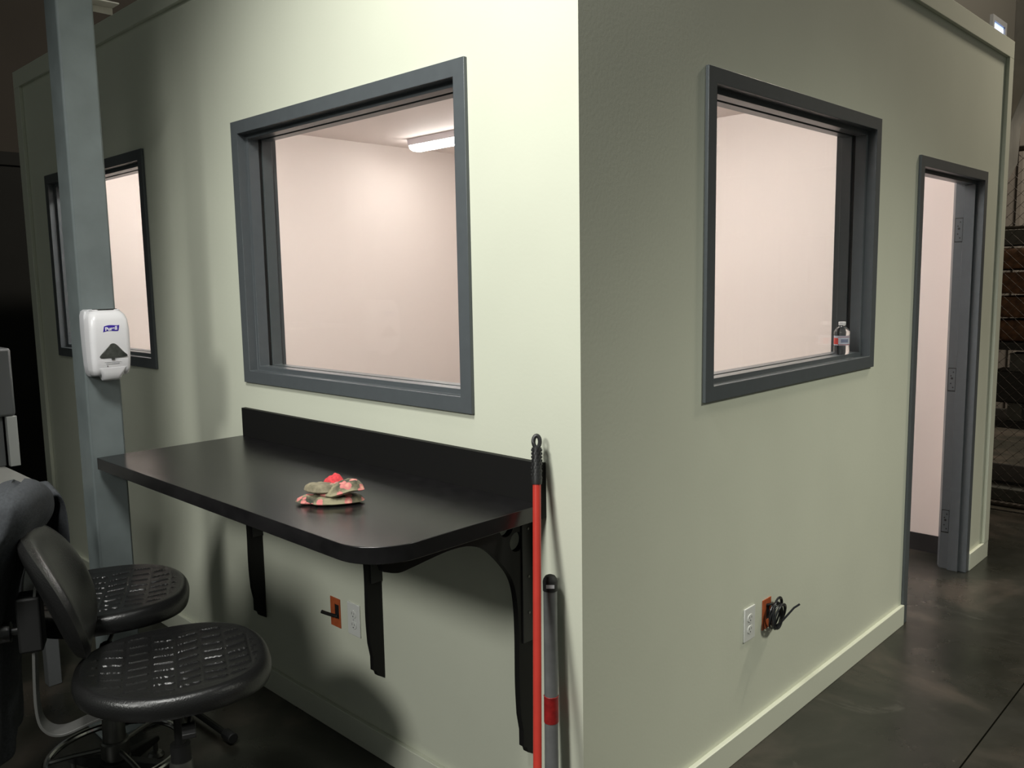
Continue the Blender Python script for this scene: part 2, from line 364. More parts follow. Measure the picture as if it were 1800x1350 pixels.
# far hall wall of ribbed sheet
bm = B()
pts = []
x = -9.0
while x < 5:
    pts += [(x, 9.0), (x+.20, 9.0), (x+.23, 8.96), (x+.27, 8.96), (x+.30, 9.0)]; x += .3
pts += [(5.0, 9.0), (5.0, 9.1), (-9, 9.1)]
prism(bm, [(a, b, 0) for a, b in pts], (0, 0, 7)); struct(finish(bm, 'wall_hall_back', M['hall'], smooth=0))
bm = B(); box(bm, (-8.1, -5, 0), (-8, 9, 7)); struct(finish(bm, 'wall_hall_left', M['hall'], smooth=0))
bm = B(); box(bm, (-9, -5, 7), (5, 10, 7.1)); struct(finish(bm, 'ceiling_hall', M['roof'], smooth=0))
bm = B()
for k in range(8): box(bm, (-6.06+0, -.6+k*.3, .01), (-6.0, -.6+k*.3+.294, 2.58))
box(bm, (-6.12, -.7, 2.50), (-5.98, 1.85, 2.60)); box(bm, (-6.12, -.7, 0), (-6.06, 1.85, 2.5))
tag(finish(bm, 'panel_screen', M['dark_hall'], bevel=.003), 'tall dark panel screen standing beyond the left end of the room', 'screen')


bm = B(); box(bm, (-1.35, 6.2, 3.3), (-1.25, 9.0, 7)); struct(finish(bm, 'wall_hall_mezzanine', M['roof'], smooth=0))
t = struct(empty('window_4', (-1.25, 7.62, 3.7)))
bm = B(); ring_sweep(bm, [(0, -.03), (.05, -.03), (.05, .0), (0, .0)], 0, .46, 0, .29, lambda u, z, d: Vector((-d, u, z))); finish(bm, 'window_frame', M['machine'], t)
bm = B(); box(bm, (.004, .05, .05), (.012, .41, .24)); finish(bm, 'pane', M['sky_glass'], t, smooth=0)

# ------------------------------------------------------------------ steel column, tie bar
CX, CY0, CY1 = -1.69, -.565, -.448
bm = B(); box(bm, (CX-.112, CY0, .012), (CX, CY1, 6.9))
t = tag(empty('steel_column', (CX-.056, (CY0+CY1)/2, 0)), 'slate grey square steel column standing at the left end of the black counter', 'column')
o = finish(bm, 'shaft', M['column'], t, bevel=.008); o.matrix_parent_inverse = Matrix.Translation((-(CX-.056), -(CY0+CY1)/2, 0))
bm = B(); box(bm, (-.1, -.1, 0), (.1, .1, .012)); finish(bm, 'base_plate', M['column'], t, bevel=.002)
bm = B(); box(bm, (-1.80, CY1+.0005, 2.532), (-1.735, -.345, 2.537)); box(bm, (-1.80, CY1+.0005, 2.510), (-1.795, -.345, 2.532)); 
bm2 = bm
t = tag(finish(bm2, 'angle_bracket', M['steel_pale'], None, bevel=.001), 'short steel angle bracket sticking out high on the grey column', 'bracket')

# ------------------------------------------------------------------ wall counter
LX, RX, ZK, DK, HK = -1.665, -.118, 1.003, .557, .040
t = tag(empty('wall_counter', ((LX+RX)/2, -.28, ZK-HK)), 'long black wall-mounted counter with one rounded front corner and back ledge', 'counter')
org = Vector(t.location)
pl = [(LX, -.0195), (LX, -DK)]
cr = .125
for k in range(13):
    a = -PI/2+PI/2*k/12; pl.append((RX-cr+cr*math.cos(a), -DK+cr+cr*math.sin(a)))
pl.append((RX, -.0195))
bm = B(); prism(bm, [Vector((x, y, ZK-HK))-org for x, y in pl], (0, 0, HK)); finish(bm, 'worktop', M['black_lam'], t, bevel=.0015)
bm = B(); box(bm, Vector((LX, -.019, ZK-HK))-org, Vector((RX, -.0005, 1.110))-org); finish(bm, 'back_ledge', M['black_flat'], t, bevel=.001)

def bracket(xc, label):
    t = tag(empty('support_bracket', (xc, 0, .29)), label, 'bracket', 'brackets carrying the black counter')
    # outline in (y, z) of one plywood plate
    top = ZK-HK-.0008
    P = [(-.003, top), (-.003, .288), (-.030, .305), (-.036, .322), (-.046, .327), (-.046, .372)]
    P += [tuple(v)[:2] for v in spline([(-.055, .42, 0), (-.059, .51, 0), (-.058, .64, 0), (-.062, .73, 0), (-.076, .795, 0), (-.108, .845, 0), (-.165, .902, 0), (-.225, .930, 0), (-.29, .936, 0), (-.36, .930, 0), (-.41, .924, 0), (-.45, .922, 0), (-.49, .935, 0)], 5)]
    P += [(-.50, top)]
    bm = B()
    th = .018
    prism(bm, [(-th/2, y, z-.29) for y, z in P], (th, 0, 0)); pl_ = finish(bm, 'plate', M['black_flat'], t, bevel=.001)
    # two round holes cut with a boolean-free way: modifier with cutter meshes is avoided, holes are cut in the mesh below
    return t, pl_
def cut_holes(o, holes, xw):
    bm = B()
    for y, z, r in holes: lathe(bm, [(r, -xw), (r, xw)], 32, (0, y, z), Matrix.Rotation(PI/2, 3, 'Y'))
    c = finish(bm, 'cutter', M['black_flat'], None, smooth=0)
    c.matrix_world = o.parent.matrix_basis if o.parent else Matrix()
    m = o.modifiers.new('h', 'BOOLEAN'); m.operation = 'DIFFERENCE'; m.object = c; m.solver = 'EXACT'
    o.modifiers.move(len(o.modifiers)-1, 0)
    bpy.context.view_layer.update(); dg = bpy.context.evaluated_depsgraph_get(); dg.update()
    me = bpy.data.meshes.new_from_object(o.evaluated_get(dg)); o.modifiers.clear(); o.data = me; bpy.data.objects.remove(c)
    for p in me.polygons: p.use_smooth = False
for xc, lb in ((-.178, 'curved black counter bracket nearest the corner, with two round holes'),
               (-.848, 'middle black counter bracket, beside the white outlet'), (-1.598, 'left black counter bracket, above the low stool seat')):
    t, pl_ = bracket(xc, lb)
    cut_holes(pl_, [(-.098, .948-.29, .024), (-.060, .902-.29, .026)], .03)
    bm = B(); box(bm, (.0092, -.045, .62-.29), (.0135, -.0008, ZK-HK-.003-.29))
    f = finish(bm, 'wall_flange', M['black_steel'], t, bevel=.001)
    for z in (.93, .80, .70):
        bm = B(); lathe(bm, [(.0035, 0), (.0035, .002), (.002, .0028)], 12, (.0135, -.022, z-.29), Matrix.Rotation(PI/2, 3, 'Y'))
        finish(bm, 'screw', M['dull_steel'], f)

# ------------------------------------------------------------------ outlets
def outlet(P, u, z, label):
    """P maps (u along wall, z, d out of wall)"""
    t = tag(empty('power_outlet', P(u, z, 0)), label, 'outlet', None); o0 = Vector(t.location)
    q = lambda a, b, c: P(a, b, c)-o0
    def bx(bm, a0, b0, c0, a1, b1, c1):
        p, r = q(a0, b0, c0), q(a1, b1, c1)
        box(bm, [min(p[i], r[i]) for i in range(3)], [max(p[i], r[i]) for i in range(3)])
    bm = B(); bx(bm, u-.035, z-.057, .0004, u+.035, z+.057, .0055); finish(bm, 'cover_plate', M['ivory'], t, bevel=.002)
    for dz in (.0195, -.0195):
        bm = B(); ring = []
        for k in range(28):
            a = 2*PI*k/28; ring.append(q(u+max(-.0165, min(.0165, .0175*math.cos(a))), z+dz+.0142*math.sin(a)*.98, .005))
        prism(bm, ring, q(u, z, .0025)-q(u, z, 0)); rc = finish(bm, 'receptacle', M['ivory'], t, bevel=.0006)
        bm = B(); bx(bm, u-.0072, z+dz-.001, .0072, u-.0054, z+dz+.0075, .0078); bx(bm, u+.0054, z+dz-.0005, .0072, u+.0072, z+dz+.0065, .0078)
        bx(bm, u-.0022, z+dz-.0095, .0072, u+.0022, z+dz-.0055, .0078); finish(bm, 'slots', M['gasket'], rc, smooth=0)
    bm = B(); cc = q(u, z, .0055); n = (q(u, z, 1)-q(u, z, 0)).normalized()
    mt = n.to_track_quat('Z', 'Y').to_matrix(); lathe(bm, [(.0032, 0), (.0030, .0009)], 12, cc, mt); finish(bm, 'screw', M['grey_pl'], t)
OA = lambda u, z, d: Vector((u, -d, z)); OB = lambda u, z, d: Vector((d, u, z))
outlet(OA, -1.000, .443, 'white double outlet under the black counter')
outlet(OB, .858, .440, 'white double outlet beside the coiled black cable')
def mud_ring(P, u, z, label, name='wall_bracket'):
    t = tag(empty(name, P(u, z, 0)), label, 'bracket'); o0 = Vector(t.location); q = lambda a, b, c: P(a, b, c)-o0
    bm = B(); U0, U1, V0, V1 = u-.029, u+.029, z-.052, z+.052; hu0, hu1, hv0, hv1 = u-.004, u+.022, z-.022, z+.030
    for a0, b0, a1, b1 in ((U0, V0, U1, hv0), (U0, hv1, U1, V1), (U0, hv0, hu0, hv1), (hu1, hv0, U1, hv1)):
        p, r = q(a0, b0, .0004), q(a1, b1, .003); box(bm, [min(p[i], r[i]) for i in range(3)], [max(p[i], r[i]) for i in range(3)])
    finish(bm, 'flange', M['orange'], t, smooth=0)
    bm = B(); p, r = q(hu0, hv0, .0003), q(hu1, hv1, .0008); box(bm, [min(p[i], r[i]) for i in range(3)], [max(p[i], r[i]) for i in range(3)])
    finish(bm, 'opening', M['gasket'], t, smooth=0); return t
mud_ring(OA, -1.111, .439, 'orange low-voltage bracket under the black counter')
mud_ring(OB, .978, .438, 'orange low-voltage bracket behind the coiled black cable')
bm = B(); tube(bm, spline([(-1.103, -.001, .425), (-1.112, -.014, .431), (-1.120, -.034, .442), (-1.124, -.050, .452)], 6), .0064, 8)
tag(finish(bm, 'cable_stub', M['gasket']), 'short dark cable end poking out of the orange bracket under the counter', 'cable')
# coiled cable on the right wall
bm = B(); pts = []; n = 230
for k in range(n):
    a = k/n*2*PI*5.6; f = k/n
    rr = .042+.006*math.sin(a*.37+1)+.004*math.sin(a*1.7)
    cy, cz = 1.002+.004*math.sin(a*.21), .432+.004*math.cos(a*.29)
    pts.append((.016+.028*(.5+.5*math.sin(a*.62))*(.4+.6*f)+.004*math.sin(a), cy+rr*1.0*math.cos(a+.4)+.004, cz+rr*1.08*math.sin(a+.4)))
pts = [(.002, .975, .470), (.012, .975, .474)] + pts + [(.062, 1.056, .450), (.075, 1.072, .462)]
tube(bm, pts, .0036, 8)
tag(finish(bm, 'coiled_cable', mat('black_cable', (.014, .015, .018), .3)), 'coiled black cable hanging from the orange wall bracket by the outlet', 'cable')

# ------------------------------------------------------------------ leaning poles
def pole_frame(name, base, top, label, cat):
    b, t_ = Vector(base), Vector(top); d = t_-b
    o = empty(name, b); o.rotation_mode = 'QUATERNION'; o.rotation_quaternion = d.to_track_quat('Z', 'Y'); tag(o, label, cat); return o, d.length
t, Ln = pole_frame('broom_pole', (.085, -.275, .008), (-.1175, -.0345, 1.190), 'bright red pole with black hanging grip leaning against the counter end', 'pole')
bm = B(); lathe(bm, [(.0112, .0), (.0112, Ln*.24), (.0105, Ln*.245), (.0105, Ln-.125)], 20); finish(bm, 'shaft', M['red'], t)
bm = B(); prof = [(.0118, Ln-.128), (.0130, Ln-.122)]
lathe(bm, [(.0125, Ln-.128), (.0138, Ln-.118), (.0122, Ln-.08), (.0122, Ln-.045), (.0128, Ln-.035)], 20)
for k in range(9):
    for j in range(10):
        a = 2*PI*(j+.5*(k % 2))/10; z = Ln-.112+k*.0088
        box(bm, (-.0018, .0118, -.0028), (.0018, .0142, .0028), Matrix.Rotation(a, 3, 'Z'), (0, 0, 0))
        bm.verts.ensure_lookup_table()
        for v in list(bm.verts)[-8:]: v.co.z += z
g = finish(bm, 'grip', M['grip'], t)
bm = B(); loop = [(.0082*math.cos(a), 0, Ln-.020+.0150*math.sin(a)) for a in [2*PI*k/20 for k in range(20)]]
tube(bm, loop, .0055, 8, closed=True); 
hl = finish(bm, 'hanging_loop', M['grip'], t); hl.rotation_euler = (0, 0, 0)
# rubber foot
bm = B(); lathe(bm, [(.013, -.006), (.015, 0), (.015, .03), (.012, .032)], 16); finish(bm, 'foot', M['grip'], t)

t, Ln = pole_frame('squeegee_pole', (-.047, -.073, .006), (-.0725, -.040, .822), 'shorter grey metal pole with red tape leaning beside the red pole', 'pole')
r = .0178
bm = B(); lathe(bm, [(r*1.02, 0), (r*1.02, .36), (r, .365), (r, Ln-.03)], 24); finish(bm, 'shaft', M['pole_grey'], t)
bm = B(); lathe(bm, [(r+.0008, .438), (r+.0012, .44), (r+.0010, .506), (r+.0018, .508), (r+.0006, .509)], 24); finish(bm, 'tape_band', M['red_tape'], t)
bm = B(); lathe(bm, [(r+.0012, Ln-.032), (r+.0014, Ln-.008), (r*.96, Ln-.001), (r*.7, Ln+.006), (r*.3, Ln+.009)], 24); cp = finish(bm, 'end_cap', M['gasket'], t)
bm = B(); 
box(bm, (-.0105, -.0006, -.0045), (.0105, .0006, .0045))
o = finish(bm, 'cap_slot', M['grey_pl'], cp, smooth=0); ad = (CAM-Vector((-.0745, -.040, .80))); la = t.rotation_quaternion.inverted() @ ad; az = math.atan2(la.y, la.x)
o.location = (math.cos(az)*(r+.0016), math.sin(az)*(r+.0016), Ln-.017); o.rotation_euler = (0, 0, az-PI/2)

# ------------------------------------------------------------------ soap dispenser
t = tag(empty('sanitizer_dispenser', (CX+.0005, -.506, 1.27)), 'white hand sanitizer dispenser on the grey column', 'dispenser')
def rrect(w_, d0, d1, r_, z, n=6):
    """rounded only on the outer side: x from d0 to d1, y +-w_"""
    pts = [(d0, -w_, z)]
    for k in range(n+1):
        a = -PI/2+PI/2*k/n; pts.append((d1-r_+r_*math.cos(a), -w_+r_+r_*math.sin(a), z))
    for k in range(n+1):
        a = PI/2*k/n; pts.append((d1-r_+r_*math.cos(a), w_-r_+r_*math.sin(a), z))
    pts.append((d0, w_, z)); return pts
def loft(bm, secs):
    rings = [[bm.verts.new(Vector(p)) for p in s] for s in secs]
    for a, b in zip(rings, rings[1:]):
        for i in range(len(a)): bm.faces.new((a[i], a[(i+1) % len(a)], b[(i+1) % len(a)], b[i]))
    bm.faces.new(rings[0][::-1]); bm.faces.new(rings[-1])
back = [(.010, .050, .030), (.022, .058, .042), (.05, .061, .046), (.11, .063, .046), (.18, .064, .044), (.215, .063, .040), (.228, .059, .036), (.234, .050, .030)]
bm = B(); loft(bm, [rrect(w_, 0, d, .006, z, 3) for z, w_, d in back]); finish(bm, 'back_shell', M['grey_pl'], t, bevel=.002)  # grey puts the side shading of the white dispenser into the colour
front = [(.0135, .050, .075, .012), (.020, .057, .083, .014), (.036, .0615, .090, .016), (.07, .0635, .094, .017), (.12, .0645, .096, .018), (.165, .0645, .097, .019), (.20, .0625, .093, .021), (.216, .058, .087, .022), (.226, .050, .078, .022), (.231, .040, .067, .02)]
bm = B(); loft(bm, [rrect(w_, .040, d, r_, z, 6) for z, w_, d, r_ in front]); fs = finish(bm, 'front_cover', M['white_pl'], t, smooth=50)
bm = B(); loft(bm, [rrect(w_, .058, d, .014, z, 6) for z, w_, d in ((-.002, .027, .080), (.003, .030, .084), (.014, .034, .089), (.026, .041, .0915), (.040, .052, .092))]); finish(bm, 'nozzle', M['white_pl'], t, smooth=50)
# level window: rounded triangle
def rtri(cy, cz, wd, ht, n=8):
    V = [Vector((-wd/2, -ht*.42)), Vector((wd/2, -ht*.42)), Vector((0, ht*.58))]; out = []
    rad = [.010, .010, .016]
    for i in range(3):
        p, a, b = V[i], V[i-1], V[(i+1) % 3]; da = (a-p).normalized(); db = (b-p).normalized()
        for k in range(n+1):
            s = k/n; q0 = p+da*rad[i]*1.3; q1 = p+db*rad[i]*1.3; c = (1-s)**2*q0+2*s*(1-s)*p+s*s*q1; out.append((cy+c.x, cz+c.y))
    return out
bm = B(); prism(bm, [(.0945, y, z) for y, z in rtri(.003, .098, .100, .054)], (.0035, 0, 0)); finish(bm, 'level_window', M['dark_clear'], t, bevel=.001)
bm = B(); box(bm, (.0945, -.005, .068), (.0985, .005, .0745)); finish(bm, 'window_catch', M['dark_clear'], t, bevel=.001)
bm = B(); bmesh.ops.create_circle(bm, cap_ends=True, segments=28, radius=1)
for v in bm.verts: v.co = Vector((.053+v.co.x*.014, v.co.y*.040, .2312))
ret = bmesh.ops.extrude_face_region(bm, geom=list(bm.faces))
for v in [g for g in ret['geom'] if isinstance(g, bmesh.types.BMVert)]: v.co.z += .0042
finish(bm, 'top_lens', M['dark_clear'], t)
bm = B(); box(bm, (.030, -.045, .229), (.064, .045, .2335)); finish(bm, 'top_rim', M['white_pl'], t, bevel=.003)
bm = B(); lathe(bm, [(.0018, 0), (.0018, .0006)], 12, (.0935, -.018, .047), Matrix.Rotation(PI/2, 3, 'Y')); finish(bm, 'sensor_eye', M['gasket'], t)
bm = B()
for z, w_ in ((.060, .026), (.055, .021)):
    k = -w_
    while k < w_: box(bm, (.0935, k, z-.0007), (.0942, min(k+.0035, w_), z+.0007)); k += .0048
finish(bm, 'caption_lines', M['print_grey'], t, smooth=0)
bm = B(); n = 12; hi = []; lo = []
for k in range(n+1):
    s = k/n; y = -.0245+.049*s; hi.append((.0972, y+.0026, .179+.0045*s+.002*math.sin(s*PI*1.6))); lo.append((.0972, y-.0014, .160+.0045*s+.002*math.sin(s*PI*1.6)))
prism(bm, hi+lo[::-1], (.0006, 0, 0)); lg = finish(bm, 'logo', M['logo_blue'], t, smooth=0)
mt = Matrix.Translation((.0981, .0, .1705)) @ Matrix(((0, 0, 1, 0), (1, 0, 0, 0), (0, 1, 0, 0), (0, 0, 0, 1))) @ Matrix.Rotation(R(4), 4, 'Z')
text_mesh('logo_text', 'Purell', .0165, M['print_white'], lg, mt, bold=.0006, width=.039, shear=.05)

# ------------------------------------------------------------------ water bottle on the sill of the right window
t = tag(empty('water_bottle', (-.038, 1.616, Z0+.0615)), 'small clear water bottle standing on the window sill', 'bottle')
pr = [(.020, 0), (.0265, .003), (.0285, .010), (.0285, .030), (.0275, .034), (.0275, .074), (.0290, .080), (.0285, .088), (.022, .099), (.013, .106), (.0115, .108), (.0115, .112)]
bm = B(); lathe(bm, pr, 32); finish(bm, 'body', M['bottle'], t, smooth=50)
bm = B(); lathe(bm, [(.0130, .1125), (.0135, .114), (.0135, .1235), (.0125, .125)], 24); finish(bm, 'cap', M['cap_white'], t)
def band(bm, r_, z0, z1, a0, a1, n=20):
    vs = []
    for k in range(n+1):
        a = a0+(a1-a0)*k/n; vs.append([bm.verts.new((rr*math.cos(a), rr*math.sin(a), z)) for rr, z in ((r_, z0), (r_, z1), (r_-.0005, z1), (r_-.0005, z0))])
    for a, b in zip(vs, vs[1:]):
        for i in range(4): bm.faces.new((a[i], b[i], b[(i+1) % 4], a[(i+1) % 4]))
bm = B(); band(bm, .0283, .036, .072, 0, 2*PI, 40); lb = finish(bm, 'label', mat('pale_bottle_label', (.50, .52, .60), .4), t)
a0 = math.atan2(CAM.y-1.616, CAM.x+.038)
bm = B(); band(bm, .0287, .040, .064, a0-1.5, a0-.45); finish(bm, 'label_panel', mat('red_label_print', (.6, .05, .04), .4), lb)
for z0, z1 in ((.038, .040), (.0675, .069)):
    bm = B(); band(bm, .0287, z0, z1, a0-.5, a0+1.4); finish(bm, 'label_stripe', M['red_tape'], lb)
bm = B(); band(bm, .0286, .047, .060, a0-.1, a0+.9); finish(bm, 'label_patch', mat('blue_grey_label_print', (.20, .22, .32), .4), lb)

# ------------------------------------------------------------------ gloves on the counter
A_ = Vector((.717, .697, 0)); B_ = Vector((-.697, .717, 0)); G0 = Vector((-.545, -.372, ZK))
def pillow(name, m, outline, z0, th, parent, nrm=.012, seed=0, lift=None, rings=14, base=.25):
    pts = spline([(a, b, 0) for a, b in outline]+[(outline[0][0], outline[0][1], 0)], 6)[:-1]
    c = sum(pts, Vector())/len(pts); bm = B(); tops = []; bots = []
    for k in range(rings+1):
        s = k/rings; h = math.sqrt(max(0, 1-s**2.4))
        rt_, rb_ = [], []
        for p in pts:
            q = c+(p-c)*s
            nn = noise.noise(Vector((q.x*38+seed, q.y*38, seed)))*nrm*(.35+.65*(1-s*.6)) + noise.noise(Vector((q.x*95, q.y*95+seed, 3)))*nrm*.35
            l = lift(q.x, q.y) if lift else 0
            if k == 0 and rt_: rt_.append(rt_[0]); rb_.append(rb_[0]); continue
            W = lambda z: A_*q.x+B_*q.y+Vector((0, 0, z))
            rt_.append(bm.verts.new(W(z0+l+th*base+(th*(1-base))*h+nn*h))); rb_.append(bm.verts.new(W(z0+l+th*base*(1-h))) if k else None)
        if k == 0:
            vb = bm.verts.new(A_*c.x+B_*c.y+Vector((0, 0, z0+(lift(c.x, c.y) if lift else 0)))); rb_ = [vb]*len(pts)
        tops.append(rt_); bots.append(rb_)
    n = len(pts)
    for rs, fl in ((tops, 0), (bots, 1)):
        for a, b in zip(rs, rs[1:]):
            for i in range(n):
                j = (i+1) % n
                f = [a[i], b[i], b[j], a[j]]
                if a[i] is a[j]: f = [a[i], b[i], b[j]]
                bm.faces.new(f)
    for i in range(n): 
        j = (i+1) % n; bm.faces.new((tops[-1][i], bots[-1][i], bots[-1][j], tops[-1][j]))
    return finish(bm, name, m, parent, smooth=80)
t = tag(empty('garden_glove', G0), 'floral garden glove lying flat on the black counter beneath the other glove', 'glove')
pillow('glove_body', M['floral'], [(-.094, -.006), (-.088, .012), (-.06, .02), (-.02, .03), (.05, .034), (.082, .02), (.086, -.004), (.07, -.022), (.02, -.040), (-.03, -.040), (-.05, -.026), (-.075, -.024)], .0005, .028, t, .006, 2)
t2 = tag(empty('garden_glove', G0+Vector((0, 0, .021))), 'crumpled floral garden glove with olive palm on top of the other glove', 'glove')
lf = lambda x, y: .000+.018*max(0, min(1, (x-.01)/.06))*(1-max(0, (x-.06))*12)
pillow('glove_body', M['floral'], [(-.03, -.018), (-.035, .0), (-.01, .012), (.02, .018), (.045, .026), (.07, .02), (.086, .002), (.090, -.016), (.07, -.040), (.03, -.042), (0, -.036)], -.002, .036, t2, .012, 9, lf)
pillow('palm', M['olive'], [(-.070, -.004), (-.066, .010), (-.045, .018), (-.01, .016), (.018, .006), (.02, -.018), (0, -.034), (-.03, -.034), (-.055, -.022)], .002, .028, t2, .006, 4, lambda x, y: .008+.08*max(0, -x-.03)*.2)
pillow('cuff', M['red_cuff'], [(-.022, .010), (-.026, .034), (.002, .048), (.028, .040), (.034, .018), (.01, .006)], .006, .042, t2, .010, 5)

# ------------------------------------------------------------------ polyurethane work stools
HL = .245; HW = .245
def seat_mesh():
    bm = B(); NA, NR = 320, 92; rings = []
    def outline(a):
        ca, sa = math.cos(a), math.sin(a); n_ = 2.5
        rr = (abs(ca/HW)**n_+abs(sa/HL)**n_)**(-1/n_); x, y = rr*ca, rr*sa
        x *= 1-.16*max(0, -y/HL)**1.5 - .05*max(0, y/HL)**2
        return x, y
    def pat(x, y, s):
        if s > .86: return 0
        m = min(1, (.86-s)/.04)
        m *= 1 if abs(x) < .178 else max(0, 1-(abs(x)-.178)/.01)
        row = math.floor((y+.3)/.062); fy = (y+.3)/.062-row
        if fy > .80: return -.0012*m*math.sin((fy-.80)/.20*PI)
        fx = ((x+.5)/.046+(fy-.4)*(.34 if row % 2 else -.04)+row*.31) % 1.0
        return m*(.0034*math.sin(fx/.12*PI) if fx < .12 else -.0006*math.sin((fx-.13)/.87*PI))
    for k in range(NR+1):
        s = k/NR
        # radial profile: flat dished top then rounded edge down
        if s <= .80: e = s/.80*.90; dz = 0
        else:
            a = (s-.80)/.20*PI*.80; e = .90+.10*math.sin(min(a, PI/2)) if a <= PI/2 else 1-.05*(1-math.cos(a-PI/2)*1.0); dz = -.031*(1-math.cos(a))
        ring = []
        for i in range(NA):
            x, y = outline(2*PI*i/NA); x *= e; y *= e
            r_ = math.hypot(x/HW, y/HL)
            z = .016*min(1, r_)**2.2 - .012*max(0, y/HL)**3 + .010*max(0, -y/HL)**2 + dz
            ring.append((x, y, z+pat(x, y, e)))
            if k == 0: break
        rings.append([bm.verts.new(p) for p in ring])
    c = rings[0][0]
    for i in range(NA): bm.faces.new((c, rings[1][i], rings[1][(i+1) % NA]))
    for a, b in zip(rings[1:], rings[2:]):
        for i in range(NA): bm.faces.new((a[i], b[i], b[(i+1) % NA], a[(i+1) % NA]))
    bm.faces.new(rings[-1][::-1]); return bm
PADW = .185
def pad_mesh():
    """backrest: oval shell, curved round the sitter; z from .09 to .44 above the seat"""
    bm = B(); NA, NR = 96, 18; F, Bk = [], []
    zc_, hz = .245, .170
    def mid(x, z):
        v = (z-.275)/.200
        return -.268-.078*v-.014*v*v + .036*(abs(x)/PADW)**2.2
    for k in range(NR+1):
        s = k/NR; th = .028*math.sqrt(max(0, 1-s**5)); rf, rb = [], []
        for i in range(NA):
            a = 2*PI*i/NA; ca, sa = math.cos(a), math.sin(a); n_ = 2.6
            rr = (abs(ca)**n_+abs(sa)**n_)**(-1/n_); x = PADW*rr*ca*s; z = zc_+hz*rr*sa*s
            x *= 1-.10*max(0, (z-zc_)/hz)
            y = mid(x, z)
            rf.append(bm.verts.new((x, y+th, z+th*.25))); rb.append(bm.verts.new((x, y-th, z-th*.25)) if k < NR else rf[-1])
            if k == 0: break
        F.append(rf); Bk.append(rb)
    for Q in (F, Bk):
        for i in range(NA): bm.faces.new((Q[0][0], Q[1][i], Q[1][(i+1) % NA]))
        for a, b in zip(Q[1:], Q[2:]):
            for i in range(NA): bm.faces.new((a[i], b[i], b[(i+1) % NA], a[(i+1) % NA]))
    return bm
FRR = .195
ZS = .585                                    # underside reference of seat cushion crown
